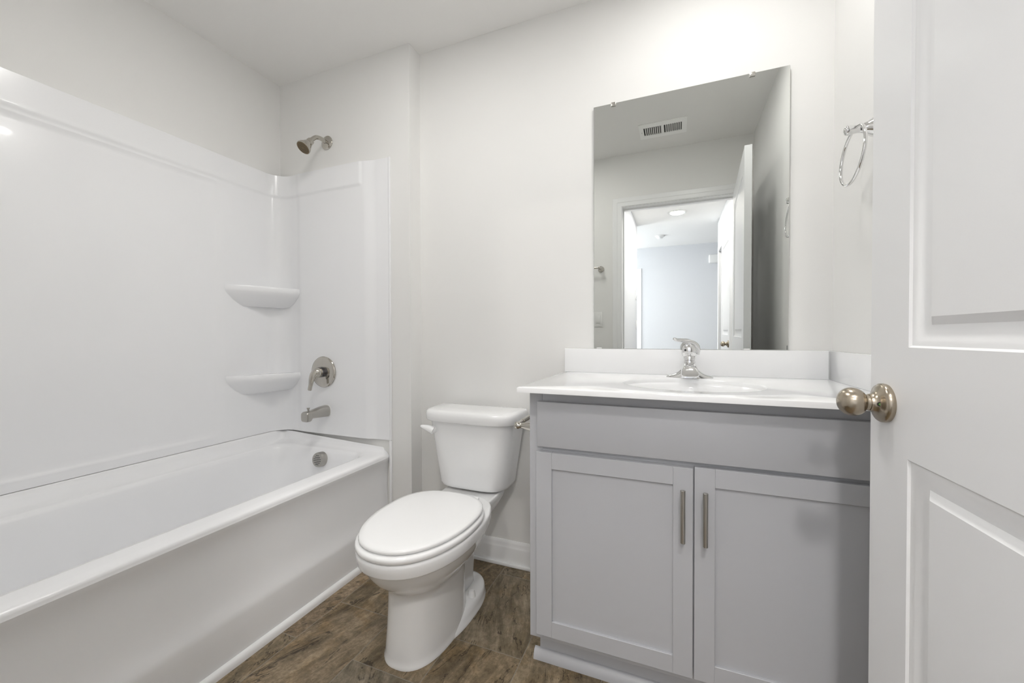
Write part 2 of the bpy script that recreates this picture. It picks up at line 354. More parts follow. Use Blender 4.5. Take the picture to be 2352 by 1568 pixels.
bmesh.ops.transform(b, matrix=Matrix.Translation(pm) @ R1.to_3x3().to_4x4(), verts=b.verts[:]); obj('latch_plate', b, NICK, d1)
for hz in (0.22, 1.02, 1.80):
    b = new(); lathe(b, (JR + 0.0015, YD + 0.0185, hz), (0, 0, 1), [(0, 0.0055), (0.089, 0.0055)], 12); obj('hinge', b, NICK, d1)
# hall door folded back against the right hall wall
hd0 = Vector((0.452, -1.545, 0.012)); R2 = Matrix((Vector((0, 1, 0)), Vector((1, 0, 0)), Vector((0, 0, 1)))).transposed().to_4x4(); R2.translation = hd0
b = door_slab(0.755, 2.02); bmesh.ops.transform(b, matrix=R2, verts=b.verts[:])
d2 = tag(obj('door_2', b, DOORW, None, 25), 'white hall door folded back against the right hall wall, seen in the mirror', 'door', None, 'structure')
kk = R2 @ Vector((0.70, 0, 0.93)); ro2 = obj('door_knob', knob_bm(kk, (-1, 0, 0)), NICK, d2, 40); obj('knob_grip', knob_head(kk, (-1, 0, 0)), NICK, ro2, 50)

# ------------------------------------------------------------------ bathtub
tub = thing('bathtub', 'white alcove bathtub with a tall plain front apron', 'bathtub', (-1.66, 0.85, 0))
b = new()
TY0, TY1 = 0.104, 1.6015
def ring(x0, x1, y0, y1, r, z, zl=None, zf=None):
    out = rrect(x0, x1, y0, y1, r, z, 8)
    for p in out:
        if zl is not None:                       # the wall sides stand higher than the front rim
            t = min(1, max(0, (x1 - p.x) / 0.05)); p.z = zf + (zl - zf) * t if zf is not None else p.z
    return out
rg = [ring(-1.86, -1.50, 0.42, 1.40, 0.08, 0.095), ring(-1.90, -1.455, 0.36, 1.45, 0.09, 0.105), ring(-1.922, -1.43, 0.32, 1.483, 0.10, 0.15),
      ring(-1.940, -1.408, 0.26, 1.508, 0.105, 0.30), ring(-1.952, -1.396, 0.21, 1.522, 0.10, 0.42), ring(-1.957, -1.391, 0.195, 1.529, 0.09, 0.455),
      ring(-1.963, -1.386, 0.185, 1.535, 0.085, 0.470), ring(-1.970, -1.380, 0.178, 1.541, 0.08, 0.4755),
      ring(-1.983, -1.368, 0.165, 1.553, 0.07, 0.4765), ring(-1.990, -1.330, 0.140, 1.566, 0.05, 0.476, 0.484, 0.4755),
      ring(-1.996, -1.311, 0.134, 1.574, 0.035, 0.475, 0.492, 0.4735), ring(-2.004, -1.3025, 0.126, 1.580, 0.03, 0.472, 0.512, 0.4705),
      ring(-2.010, -1.2985, 0.120, 1.5835, 0.028, 0.468, 0.5305, 0.4665), ring(-2.016, -1.2970, 0.116, 1.5865, 0.022, 0.46, 0.533, 0.4600), ring(-2.030, -1.2972, TY0, TY1, 0.004, 0.45, 0.533, 0.452)]
loft(b, rg, True, False)
basin = obj('basin', b, ACRYL, tub, 60)
b = new()
ap = [(-1.2972, 0.456), (-1.2985, 0.446), (-1.3030, 0.435), (-1.3090, 0.415), (-1.3140, 0.385), (-1.3165, 0.34), (-1.3170, 0.29), (-1.3155, 0.245), (-1.3120, 0.210), (-1.3065, 0.184), (-1.3010, 0.166), (-1.2985, 0.155), (-1.2978, 0.145), (-1.2978, 0.10), (-1.2990, 0.002)]
ap2 = ap + [(-1.40, 0.002), (-1.40, 0.445)]
prism(b, ap2, 'y', TY0, TY1); obj('apron', b, ACRYL, tub, 40)
b = new()                                                           # flange strip up the end wall beside the surround
add_box(b, -1.2935, -1.2835, 1.588, TY1, 0.002, 0.5335, 0.003); obj('end_flange', b, ACRYL, tub)
# overflow plate with slots, on the sloping end of the basin
on = Vector((0, -1, 0.085)).normalized(); oc = Vector((-1.662, 1.521, 0.424))
b = new(); lathe(b, oc - on * 0.004, on, [(0, 0.037), (0.026, 0.0365), (0.031, 0.0345), (0.032, 0.031), (0.032, 0.001)], 40); ovp = obj('overflow_plate', b, SATIN, tub, 30, label='round slotted satin overflow plate')
_, ou, ov = frame(on); ux = Vector((1, 0, 0)); uz = on.cross(ux).normalized()
for k, hw in enumerate((0.010, 0.018, 0.024, 0.024, 0.018, 0.010)):
    b = new(); c = oc + on * 0.0285 + uz * (0.0225 - 0.009 * k); t = new(); add_box(t, -hw, hw, -0.0011, 0.0011, -0.0004, 0.0004)
    mm = Matrix((ux, uz, on)).transposed().to_4x4(); mm.translation = c; merge(b, t, mm); obj('slot', b, DARK, ovp)

# ------------------------------------------------------------------ tub surround
sur = thing('tub_surround', 'glossy white three-wall tub surround with moulded corner shelves', 'tub surround', (-2.0, 1.0, 0.535))
def sstep(t): t = min(1, max(0, t)); return t * t * (3 - 2 * t)
path = []                                                          # (kind, base point, inward normal, run)
RC = 0.105
ys = [0.112 + (1.592 - RC - 0.112) * k / 70 for k in range(71)]
for y in ys: path.append((Vector((XL, y)), Vector((1, 0)), 'L', y))
for k in range(1, 16):
    a = PI / 2 * k / 16
    c = Vector((XL + RC, D1 - RC)); path.append((None, Vector((math.cos(a), -math.sin(a))), 'C', a))
xs = [XL + RC + (-1.47 - XL - RC) * k / 50 for k in range(50)] + [-1.47 + 0.0025 * k for k in range(48)] + [-1.35 + (-1.2865 + 1.35) * k / 24 for k in range(25)]
for x in xs: path.append((Vector((x, D1)), Vector((0, -1)), 'E', x))
zs = [0.5345, 0.537, 0.552, 0.562, 0.566, 0.570, 0.576, 0.584, 0.60] + [0.62 + 1.13 * k / 40 for k in range(41)] + [1.765, 1.780, 1.788, 1.793, 1.797, 1.800, 1.803, 1.806, 1.809, 1.812, 1.816, 1.822, 1.86, 1.905, 1.914, 1.919, 1.921]
def depth(kd, s, z):
    d = 0.0105
    band = 0.0060 * sstep((z - 1.795) / 0.020)
    if kd == 'L':
        rr = 0.055                                                  # recessed field with rounded corners
        ex = 1.262 - s; ez = z - 0.571
        q = min(ex, ez, 1.790 - z) if not (ex < rr and ez < rr) else rr - math.hypot(rr - ex, rr - ez)
        d = 0.0155 - 0.006 * sstep(q / 0.010)
        return d + band * (1 if True else 0)
    if kd == 'C': return 0.0155 + band
    c0 = -1.448 + 0.010 * sstep((1.80 - z) / 0.12)
    d = 0.0205 - 0.0135 * sstep((s - c0) / (-1.368 - c0)) + band * (1 - sstep((s + 1.462) / 0.02))
    if s < -1.85: d = 0.0155 + 0.005 * sstep((s + 1.905) / 0.04) + band
    if s > -1.2955: d += 0.004 * sstep((s + 1.2955) / 0.004)
    return d
b = new(); rings = []
for z in zs:
    rgz = []
    for base, n, kd, s in path:
        dd = depth(kd, s, z)
        rnd = 0.003 * (1 - min(1, (1.921 - z) / 0.004)) if z > 1.917 else 0
        if z > 1.9205: dd -= 0.004
        if kd == 'C':
            dd = min(dd, 0.03); r2 = RC - dd; p = Vector((XL + RC, D1 - RC)) - n * r2
            # n points from wall to room; corner circle centre lies in the room
        else: p = base + n * dd
        rgz.append(Vector((p.x, p.y, z)))
    rings.append(rgz)
for base, n, kd, s in ():
    pass
loft(b, rings, False, False, False)
# close top and the front edge back to the wall
top = [Vector((p.x, p.y, p.z)) for p in rings[-1]]; back = []
for base, n, kd, s in path:
    back.append(Vector((base.x + n.x * 0.0006, base.y + n.y * 0.0006, 1.921)) if base is not None else Vector((XL + RC - math.cos(s) * (RC - 0.001), D1 - RC + math.sin(s) * (RC - 0.001), 1.921)))
loft(b, [top, back], False, False, False)
ed = [r[-1].copy() for r in rings]; loft(b, [ed, [Vector((p.x, D1 - 0.0006, p.z)) for p in ed]], False, False, False)
bmesh.ops.remove_doubles(b, verts=b.verts[:], dist=0.00005)
obj('surround_panel', b, ACRYL, sur, 60)
def shelf(zt):
    A = Vector((XL + 0.0165, 1.285)); B = Vector((-1.880, D1 - 0.0175)); Cn = Vector((XL + 0.012, D1 - 0.012))
    def outline(t, z):                                              # t shrinks towards the corner
        a = A.lerp(Cn, t * 0.30); bb = B.lerp(Cn, t * 0.62); pts = []
        for k in range(17):
            u = k / 16; p = a.lerp(bb, u); nrm = Vector((-(bb - a).y, (bb - a).x)).normalized() * -1
            p = p + nrm * (0.020 * (1 - t) + 0.006 * t) * math.sin(PI * u) ** 0.7; pts.append(Vector((p.x, p.y, z)))
        return pts + [Vector((Cn.x, D1 - 0.011, z)), Vector((Cn.x - 0.001, D1 - 0.012, z)), Vector((XL + 0.011, Cn.y, z))]
    bm = new()
    loft(bm, [outline(0.12, zt - 0.004), outline(0.06, zt - 0.0015), outline(0.025, zt), outline(0.0, zt - 0.004), outline(0.0, zt - 0.020), outline(0.03, zt - 0.030), outline(0.16, zt - 0.045), outline(0.45, zt - 0.072), outline(0.78, zt - 0.092), outline(0.95, zt - 0.100), outline(1.0, zt - 0.101)])
    return bm
for zt, lb in ((1.302, 'upper corner shelf'), (0.853, 'lower corner shelf')): obj('corner_shelf', shelf(zt), ACRYL, sur, 60, label=lb)

# ------------------------------------------------------------------ shower fittings
YE = D1 - 0.0005; YS = D1 - 0.0208
sh = thing('shower_fixture', 'brushed nickel shower head on a bent arm high on the end wall', 'shower head', (-1.692, YE, 2.062))
b = new(); lathe(b, (-1.692, YE, 2.062), (0, -1, 0), [(0, 0.0355), (0.004, 0.036), (0.007, 0.033), (0.010, 0.022), (0.013, 0.013)], 36); obj('escutcheon', b, POLN, sh, 40)
apts = curve([(-1.692, YE - 0.004, 2.062), (-1.692, YE - 0.040, 2.066), (-1.692, YE - 0.070, 2.060), (-1.692, YE - 0.094, 2.040), (-1.692, YE - 0.106, 2.024)], 6)
b = new(); tube(b, apts, 0.0105, 18); obj('shower_arm', b, POLN, sh, 50)
hd = Vector((-0.10, -0.62, -0.78)).normalized(); h0 = apts[-1] - hd * 0.006
b = new(); lathe(b, h0, hd, [(0, 0.0125), (0.002, 0.0165), (0.016, 0.0175), (0.022, 0.0165), (0.026, 0.0195), (0.040, 0.0250), (0.054, 0.0325), (0.062, 0.0345), (0.066, 0.0345), (0.0675, 0.0325)], 36); obj('shower_head', b, POLN, sh, 40)
b = new(); lathe(b, h0 + hd * 0.0668, hd, [(0, 0.0322), (0.0016, 0.0318), (0.0022, 0.010)], 36); sf = obj('spray_face', b, BROWN, sh, 40, label='brown spray face')
_, fu_, fv_ = frame(hd)
b = new()
for rr, nn in ((0.009, 8), (0.0155, 14), (0.023, 20)):
    for k in range(nn):
        c = h0 + hd * 0.0682 + (fu_ * math.cos(2 * PI * k / nn) + fv_ * math.sin(2 * PI * k / nn)) * rr
        lathe(b, c, hd, [(0, 0.0017), (0.0014, 0.0014)], 8)
tag(obj('nozzles', b, DARK, sf, 0), kind='stuff')

va = thing('shower_valve', 'round polished valve plate with a drooping lever above the tub spout', 'shower valve', (-1.706, YS, 0.861))
vc = Vector((-1.706, YS, 0.861))
b = new(); lathe(b, vc, (0, -1, 0), [(0, 0.080), (0.006, 0.0815), (0.010, 0.079), (0.0125, 0.072), (0.0145, 0.050), (0.0155, 0.030), (0.016, 0.020)], 48); obj('escutcheon', b, POLN, va, 40)
b = new(); lathe(b, vc + Vector((0, -0.0155, 0.0)), (0, -1, 0), [(0, 0.0275), (0.016, 0.0270), (0.018, 0.025)], 32); obj('collar', b, mat('dark_chrome', (0.16, 0.16, 0.18), 0.08, 1.0), va, 40, label='dark collar')
b = new(); lathe(b, vc + Vector((0, -0.033, 0)), (0, -1, 0), [(0, 0.0255), (0.010, 0.026), (0.022, 0.0235), (0.032, 0.017), (0.037, 0.008), (0.038, 0.0005)], 32)
lev = curve([vc + Vector((0, -0.052, 0.004)), vc + Vector((-0.006, -0.066, -0.016)), vc + Vector((-0.010, -0.073, -0.042)), vc + Vector((-0.012, -0.078, -0.072)), vc + Vector((-0.013, -0.081, -0.090))], 5)
nl = len(lev); tube(b, lev, [0.0215 - 0.0115 * min(1, k / (nl * 0.6)) - (0.004 if k == nl - 1 else 0) for k in range(nl)], 20); obj('lever', b, POLN, va, 60)
b = new(); tube(b, [vc + Vector((0.020 + 0.034 * math.cos(a), -0.0157, 0.034 * math.sin(a))) for a in [-(1.35 - 0.1 * k) for k in range(9)]], 0.0011, 8); obj('turn_mark', b, DARK, va)

sp_ = thing('tub_spout', 'satin tub spout with a diverter pull knob below the valve', 'tub spout', (-1.694, YS, 0.656))
def sect(yy, hw, zt, zb, n=24, pw=2.6):
    out = []
    for k in range(n):
        a = 2 * PI * k / n; c, s = math.cos(a), math.sin(a)
        out.append(Vector((-1.694 + hw * math.copysign(abs(c) ** (2 / pw), c), yy, (zt + zb) / 2 + (zt - zb) / 2 * math.copysign(abs(s) ** (2 / pw), s))))
    return out
b = new(); loft(b, [sect(YS, 0.030, 0.687, 0.628), sect(YS - 0.01, 0.030, 0.687, 0.628), sect(YS - 0.04, 0.0275, 0.685, 0.630), sect(YS - 0.075, 0.0245, 0.679, 0.632), sect(YS - 0.10, 0.023, 0.675, 0.634, 24, 3.2), sect(YS - 0.112, 0.023, 0.674, 0.622, 24, 4), sect(YS - 0.130, 0.0235, 0.673, 0.622, 24, 4.5), sect(YS - 0.136, 0.0215, 0.670, 0.625, 24, 4)])
obj('spout_body', b, SATIN, sp_, 40)
b = new(); loft(b, [sect(YS + 0.0006, 0.0325, 0.6895, 0.6255), sect(YS - 0.0025, 0.0325, 0.6895, 0.6255)]); obj('gasket', b, PLAST, sp_, 30)
b = new(); lathe(b, (-1.694, YS - 0.112, 0.672), (0, 0, 1), [(0, 0.0035), (0.010, 0.0035), (0.013, 0.006), (0.0175, 0.0078), (0.019, 0.0072)], 20); obj('diverter_knob', b, SATIN, sp_, 40)
b = new(); add_box(b, -1.694 + 0.0212, -1.694 + 0.0242, YS - 0.1325, YS - 0.113, 0.628, 0.664, 0.001); obj('side_plate', b, SATIN, sp_)

# ------------------------------------------------------------------ toilet
CX = -0.803
to = thing('toilet', 'white two-piece toilet with closed lid between tub and vanity', 'toilet', (CX, 1.30, 0))
def egg(yf, yw, yb, hw, z, nb=2.6, nf=2.15, n=56, cx=CX):
    out = []
    for k in range(n):
        a = 2 * PI * k / n; c, s = math.cos(a), math.sin(a)
        if s >= 0: q = nf; ln = yw - yf; sg = -1
        else: q = nb; ln = yb - yw; sg = 1
        out.append(Vector((cx + hw * math.copysign(abs(c) ** (2 / q), c), yw + sg * ln * abs(s) ** (2 / q), z)))
    return out
b = new()
PC = CX - 0.006
loft(b, [egg(1.017, 1.22, 1.37, 0.106, 0.0, 2.6, 2.5, cx=PC), egg(1.016, 1.22, 1.37, 0.107, 0.006, 2.6, 2.5, cx=PC), egg(1.019, 1.22, 1.37, 0.1045, 0.010, 2.6, 2.5, cx=PC), egg(1.020, 1.22, 1.37, 0.1035, 0.03, 2.6, 2.5, cx=PC), egg(1.026, 1.22, 1.36, 0.100, 0.09, 2.6, 2.5, cx=PC), egg(1.030, 1.22, 1.36, 0.099, 0.15, 2.6, 2.45, cx=PC), egg(1.033, 1.22, 1.36, 0.100, 0.205, 2.6, 2.4, cx=PC), egg(1.031, 1.22, 1.37, 0.103, 0.224, 2.6, 2.3, cx=PC),
         egg(1.020, 1.21, 1.40, 0.114, 0.238), egg(0.990, 1.20, 1.43, 0.132, 0.263), egg(0.963, 1.195, 1.46, 0.151, 0.288), egg(0.944, 1.19, 1.475, 0.164, 0.316), egg(0.934, 1.185, 1.48, 0.171, 0.336), egg(0.931, 1.185, 1.48, 0.173, 0.3405), egg(0.930, 1.185, 1.48, 0.1735, 0.3415),
         egg(0.922, 1.185, 1.48, 0.1785, 0.3435), egg(0.918, 1.185, 1.48, 0.181, 0.3465), egg(0.917, 1.185, 1.48, 0.182, 0.350), egg(0.914, 1.185, 1.48, 0.1835, 0.364), egg(0.912, 1.185, 1.48, 0.1845, 0.378), egg(0.914, 1.185, 1.48, 0.183, 0.385), egg(0.920, 1.185, 1.47, 0.179, 0.388)])
# rear deck and trapway
def rr2(hw, y0, y1, z, r): return rrect(CX - hw, CX + hw, y0, y1, r, z, 6)
loft(b, [rr2(0.052, 1.22, 1.47, 0.004, 0.04), rr2(0.050, 1.22, 1.465, 0.08, 0.04), rr2(0.052, 1.22, 1.475, 0.18, 0.04), rr2(0.066, 1.22, 1.50, 0.25, 0.045), rr2(0.088, 1.22, 1.56, 0.30, 0.045), rr2(0.108, 1.22, 1.60, 0.335, 0.04), rr2(0.120, 1.22, 1.612, 0.365, 0.03), rr2(0.122, 1.22, 1.614, 0.381, 0.025), rr2(0.118, 1.22, 1.610, 0.3865, 0.022)])
# foot flange with bolt ears
loft(b, [egg(1.09, 1.33, 1.525, 0.1135, 0.0, 2.4, 2.3), egg(1.09, 1.33, 1.525, 0.1135, 0.006, 2.4, 2.3), egg(1.10, 1.33, 1.523, 0.1115, 0.009, 2.4, 2.3), egg(1.14, 1.34, 1.521, 0.1095, 0.026, 2.4, 2.2), egg(1.17, 1.36, 1.518, 0.106, 0.039, 2.3, 2.1), egg(1.19, 1.37, 1.512, 0.100, 0.046, 2.3, 2.0), egg(1.21, 1.375, 1.500, 0.088, 0.050, 2.3, 2.0), egg(1.25, 1.38, 1.49, 0.06, 0.054, 2.2, 2.0)])
obj('bowl', b, PORC, to, 55)
for sx in (1, -1):
    b = new(); lathe(b, (CX + sx * 0.083, 1.358, 0.044), (0, 0, 1), [(0, 0.0155), (0.012, 0.0140), (0.022, 0.0120), (0.027, 0.0095), (0.0285, 0.005)], 24); obj('bolt_cap', b, SEATP, to, 40)
b = new()
loft(b, [egg(0.924, 1.185, 1.375, 0.174, 0.3895), egg(0.914, 1.185, 1.385, 0.181, 0.3915), egg(0.9105, 1.185, 1.388, 0.1842, 0.396), egg(0.910, 1.185, 1.388, 0.1845, 0.4045), egg(0.914, 1.185, 1.385, 0.182, 0.4095), egg(0.925, 1.185, 1.380, 0.174, 0.412)])
obj('seat', b, SEATP, to, 60)
b = new()
loft(b, [egg(0.932, 1.19, 1.375, 0.169, 0.4135), egg(0.924, 1.19, 1.383, 0.1755, 0.4150), egg(0.9215, 1.19, 1.386, 0.178, 0.419), egg(0.9225, 1.19, 1.386, 0.1775, 0.4235), egg(0.927, 1.19, 1.382, 0.174, 0.4280), egg(0.945, 1.19, 1.368, 0.160, 0.4305), egg(1.01, 1.19, 1.32, 0.11, 0.4325), egg(1.10, 1.19, 1.26, 0.05, 0.4335)])
lid = obj('lid', b, SEATP, to, 60)
for sx in (1, -1):
    b = new(); add_box(b, CX + sx * 0.07 - 0.022, CX + sx * 0.07 + 0.022, 1.384, 1.412, 0.3880, 0.412, 0.006, 3); obj('hinge', b, SEATP, to, 40)
# tank: rounded front, straight back, tapering downwards
TX = -0.815
def tk(hw, yf, z, yb=1.664, rf=0.085, n=10, bow=0.030):
    out = []
    rb = 0.018
    def arc(cx, cy, r, a0):
        for k in range(n + 1):
            a = a0 + PI / 2 * k / n; out.append(Vector((cx + r * math.cos(a), cy + r * math.sin(a), z)))
    arc(TX + hw - rb, yb - rb, rb, 0); arc(TX - hw + rb, yb - rb, rb, PI / 2)
    rf = min(rf, hw * 0.9); x0, x1 = TX - hw, TX + hw
    m = 40
    for k in range(m + 1):                                          # bowed front with rounded corners (superellipse)
        a = PI * (1 - k / m); c, s_ = math.cos(a), math.sin(a)
        out.append(Vector((TX + hw * math.copysign(abs(c) ** (2 / 4.2), c), yf + rf + bow - (rf + bow) * abs(s_) ** (2 / 3.0), z)))
    return out
b = new()
loft(b, [tk(0.118, 1.545, 0.3885, 1.648, 0.05), tk(0.148, 1.508, 0.3905, 1.656, 0.07), tk(0.158, 1.497, 0.398, 1.660, 0.08), tk(0.163, 1.493, 0.412, 1.661), tk(0.176, 1.488, 0.50, 1.662), tk(0.192, 1.483, 0.60, 1.663), tk(0.205, 1.479, 0.682, 1.664)])
obj('tank', b, PORC, to, 50)
b = new()
loft(b, [tk(0.209, 1.472, 0.679, 1.668), tk(0.216, 1.463, 0.680, 1.670), tk(0.2185, 1.459, 0.685, 1.671), tk(0.219, 1.458, 0.710, 1.671), tk(0.217, 1.461, 0.720, 1.670), tk(0.211, 1.468, 0.7260, 1.666), tk(0.196, 1.482, 0.7290, 1.655, 0.075), tk(0.13, 1.53, 0.7305, 1.62, 0.04)])
obj('tank_lid', b, PORC, to, 50)
fl = Vector((TX - 0.158, 1.494, 0.640))
b = new(); lathe(b, fl + Vector((0, 0.012, 0)), (-0.25, -1, 0), [(0, 0.016), (0.016, 0.0165), (0.022, 0.014), (0.024, 0.006)], 24)
lv = curve([fl + Vector((0.004, -0.012, -0.004)), fl + Vector((-0.020, -0.016, 0.006)), fl + Vector((-0.040, -0.017, 0.010)), fl + Vector((-0.058, -0.014, 0.012))], 5)
tube(b, lv, [0.017, 0.0165, 0.016, 0.0155, 0.015, 0.0142, 0.0134, 0.0126, 0.0118, 0.011, 0.0102, 0.0094, 0.0086, 0.0078, 0.007, 0.005][:len(lv)], 16)
obj('flush_lever', b, SEATP, to, 50)

# ------------------------------------------------------------------ vanity cabinet
FX0, FX1 = -0.4213, 0.5015; FF = 1.188; FD = 1.1690; CZ0, CZ1 = 0.100, 0.8785
vn = thing('vanity_cabinet', 'grey shaker vanity cabinet with two doors and a false drawer front', 'vanity', (0.04, 1.45, 0))
b = new()
add_box(b, FX0, FX0 + 0.016, FF + 0.019, D - 0.002, CZ0, CZ1); add_box(b, FX1 - 0.016, FX1, FF + 0.019, D - 0.002, CZ0, CZ1)
add_box(b, FX0 + 0.016, FX1 - 0.016, FF + 0.019, D - 0.002, CZ0, CZ0 + 0.016); add_box(b, FX0 + 0.016, FX1 - 0.016, D - 0.008, D - 0.002, CZ0 + 0.016, CZ1)
for (x0, x1, z0, z1) in ((FX0, FX0 + 0.042, CZ0, CZ1), (FX1 - 0.042, FX1, CZ0, CZ1), (FX0 + 0.042, FX1 - 0.042, CZ1 - 0.050, CZ1), (FX0 + 0.042, FX1 - 0.042, 0.672, 0.722), (FX0 + 0.042, FX1 - 0.042, CZ0, CZ0 + 0.042), (0.030, 0.068, CZ0 + 0.042, 0.672)):
    add_box(b, x0, x1, FF, FF + 0.019, z0, z1, 0.0008, 1)
obj('carcass', b, GREY, vn, 30)
b = new(); add_box(b, -0.3915, 0.473, FD, FF - 0.0005, 0.7068, 0.8448, 0.0025, 2); obj('drawer_front', b, GREY, vn, 40)
def shaker(x0, x1, z0, z1):
    bm = new(); st = 0.0497; q = 0.0009
    add_box(bm, x0, x0 + st, FD, FF - 0.001, z0, z1, q, 1); add_box(bm, x1 - st, x1, FD, FF - 0.001, z0, z1, q, 1)
    add_box(bm, x0 + st, x1 - st, FD + 0.0002, FF - 0.001, z0, z0 + st, q, 1); add_box(bm, x0 + st, x1 - st, FD + 0.0002, FF - 0.001, z1 - st, z1, q, 1)
    add_box(bm, x0 + st, x1 - st, FD + 0.0080, FF - 0.003, z0 + st, z1 - st); return bm
for x0, x1, zt, hx in ((-0.3947, 0.0470, 0.6905, 0.0215), (0.0505, 0.4760, 0.6950, 0.0755)):
    dr = obj('cabinet_door', shaker(x0, x1, 0.1235, zt), GREY, vn, 30)
    b = new(); lathe(b, (hx, 1.1375, 0.5005), (0, 0, 1), [(0, 0.0056), (0.0006, 0.0062), (0.1389, 0.0062), (0.1395, 0.0056)], 20)
    for hz in (0.5225, 0.6185): lathe(b, (hx, 1.1375, hz), (0, 1, 0), [(0, 0.0045), (FD - 1.1375, 0.0045)], 14)
    obj('handle', b, SATIN, dr, 40, label='satin steel bar handle')
b = new(); add_box(b, -0.405, FX1, 1.2400, 1.2560, 0, CZ0); obj('toe_kick', b, GREY, vn, 0)
b = new(); pr = [(1.2400, 0.0)] + [(1.2400 - 0.0215 * math.cos(a) , 0.030 * math.sin(a)) for a in [PI / 2 * k / 8 for k in range(9)]]
prism(b, pr, 'x', -0.4215, FX1); obj('shoe_moulding', b, GREY, vn, 50)

# ------------------------------------------------------------------ vanity top with basin and splashes
tp = thing('countertop', 'white cultured marble countertop with oval basin and backsplash', 'countertop', (0.04, 1.4, 0.894))
CZ, CT = 0.894, 0.015
cx_, cy_, ea, eb = 0.047, 1.372, 0.205, 0.1745
X0, X1c, Y0, Y1 = -0.4332, XR - 0.0008, 1.1074, D - 0.0008
def outp(a):
    c, s = math.cos(a), math.sin(a); t = 1e9
    if c > 1e-9: t = min(t, (X1c - cx_) / c)
    if c < -1e-9: t = min(t, (X0 - cx_) / c)
    if s > 1e-9: t = min(t, (Y1 - cy_) / s)
    if s < -1e-9: t = min(t, (Y0 - cy_) / s)
    return Vector((cx_ + c * t, cy_ + s * t, CZ))
angs = sorted([2 * PI * k / 96 for k in range(96)] + [math.atan2(y - cy_, x - cx_) % (2 * PI) for x in (X0, X1c) for y in (Y0, Y1)])
def inner(a, f, z):
    r = ea * eb / math.hypot(eb * math.cos(a), ea * math.sin(a)); return Vector((cx_ + r * f * math.cos(a), cy_ + r * f * math.sin(a), z))
b = new(); rd = 0.0022
def shrink(p, d, z): return Vector((min(max(p.x, X0 + d), X1c), min(max(p.y, Y0 + d), Y1), z))
rings = [[outp(a) + Vector((0, 0, -CT)) for a in angs], [outp(a) + Vector((0, 0, -rd)) for a in angs], [shrink(outp(a), rd * 0.3, CZ - rd * 0.3) for a in angs], [shrink(outp(a), rd, CZ) for a in angs],
         [inner(a, 1.012, CZ) for a in angs], [inner(a, 1.0, CZ - 0.0015) for a in angs], [inner(a, 0.99, CZ - 0.006) for a in angs], [inner(a, 0.985, CZ - 0.015) for a in angs]]
loft(b, rings, False, False); bm_under = [[outp(a) + Vector((0, 0, -CT)) for a in angs], [inner(a, 0.986, CZ - CT) for a in angs]]; loft(b, bm_under, False, False)
obj('slab', b, TOP, tp, 40)
b = new(); loft(b, [[inner(a, f, CZ - z) for a in angs] for f, z in ((0.986, 0.0145), (0.965, 0.018), (0.945, 0.022), (0.93, 0.032), (0.89, 0.062), (0.80, 0.098), (0.62, 0.125), (0.38, 0.139), (0.12, 0.144))], False, True); obj('basin', b, TOP, tp, 60)
b = new(); lathe(b, (cx_, cy_, CZ - 0.1438), (0, 0, 1), [(0, 0.022), (0.002, 0.022), (0.003, 0.018), (0.001, 0.014)], 24); obj('drain', b, CHROME, tp, 40)
b = new(); add_box(b, X0, XR - 0.0155, 1.6676, D - 0.0008, CZ, 0.9925, 0.002); obj('backsplash', b, TOP, tp, 40)
b = new(); add_box(b, 0.4878, XR - 0.0008, 1.112, 1.6674, CZ, 0.9925, 0.002); add_box(b, 0.4878, XR - 0.0008, 1.6674, D - 0.0008, CZ, 0.9925, 0.0); obj('side_splash', b, TOP, tp, 40)

# ------------------------------------------------------------------ faucet
fa = thing('faucet', 'polished single-lever faucet behind the oval basin', 'faucet', (0.0505, 1.585, 0.894))
fx, fy, fz = 0.0505, 1.587, 0.8942
b = new(); rings = []
for k in range(41):
    x = -0.078 + 0.156 * k / 40; u = x / 0.0785
    hd_ = 0.027 * math.sqrt(max(0.0, 1 - u ** 2)) ** 0.9 + 0.0008; hh = 0.0065 + 0.040 * math.exp(-(abs(x) / 0.034) ** 1.9) if abs(u) < 0.93 else 0.0065 * math.sqrt(max(0.02, (1 - abs(u)) / 0.07))
    hh = max(0.0008, hh + 0.006 * (1 - u * u))
    rings.append([Vector((fx + x, fy + hd_ * math.cos(PI * j / 14), fz + (hh * math.sin(PI * j / 14) ** 0.8 if 0 < j < 14 else 0))) for j in range(15)])
loft(b, rings, True, True, True)
obj('base_plate', b, CHROME, fa, 60)
def fsec(y, x0, x1, z0, z1, tilt=0.0, r=0.25):                     # rounded spout section in the xz plane
    out = []
    for k in range(24):
        a = 2 * PI * k / 24; c, s = math.cos(a), math.sin(a); q = 2 / 4.0
        zz = (z0 + z1) / 2 + (z1 - z0) / 2 * math.copysign(abs(s) ** q, s); f = (zz - z0) / (z1 - z0)
        wd = x0 + (x1 - x0) * f
        out.append(Vector((fx + wd * math.copysign(abs(c) ** q, c), y + tilt * (1 - f), zz)))
    return out
b = new()                                                           # body and short flared spout
loft(b, [fsec(fy + 0.024, 0.026, 0.019, fz + 0.003, fz + 0.050), fsec(fy + 0.012, 0.030, 0.021, fz + 0.003, fz + 0.058), fsec(fy - 0.010, 0.0325, 0.0225, fz + 0.003, fz + 0.058),
         fsec(fy - 0.034, 0.0335, 0.0225, fz + 0.005, fz + 0.054, -0.006), fsec(fy - 0.058, 0.0330, 0.0215, fz + 0.009, fz + 0.049, -0.014), fsec(fy - 0.074, 0.0320, 0.0205, fz + 0.0105, fz + 0.045, -0.018), fsec(fy - 0.078, 0.0295, 0.0180, fz + 0.0125, fz + 0.043, -0.017)])
obj('spout', b, CHROME, fa, 40)
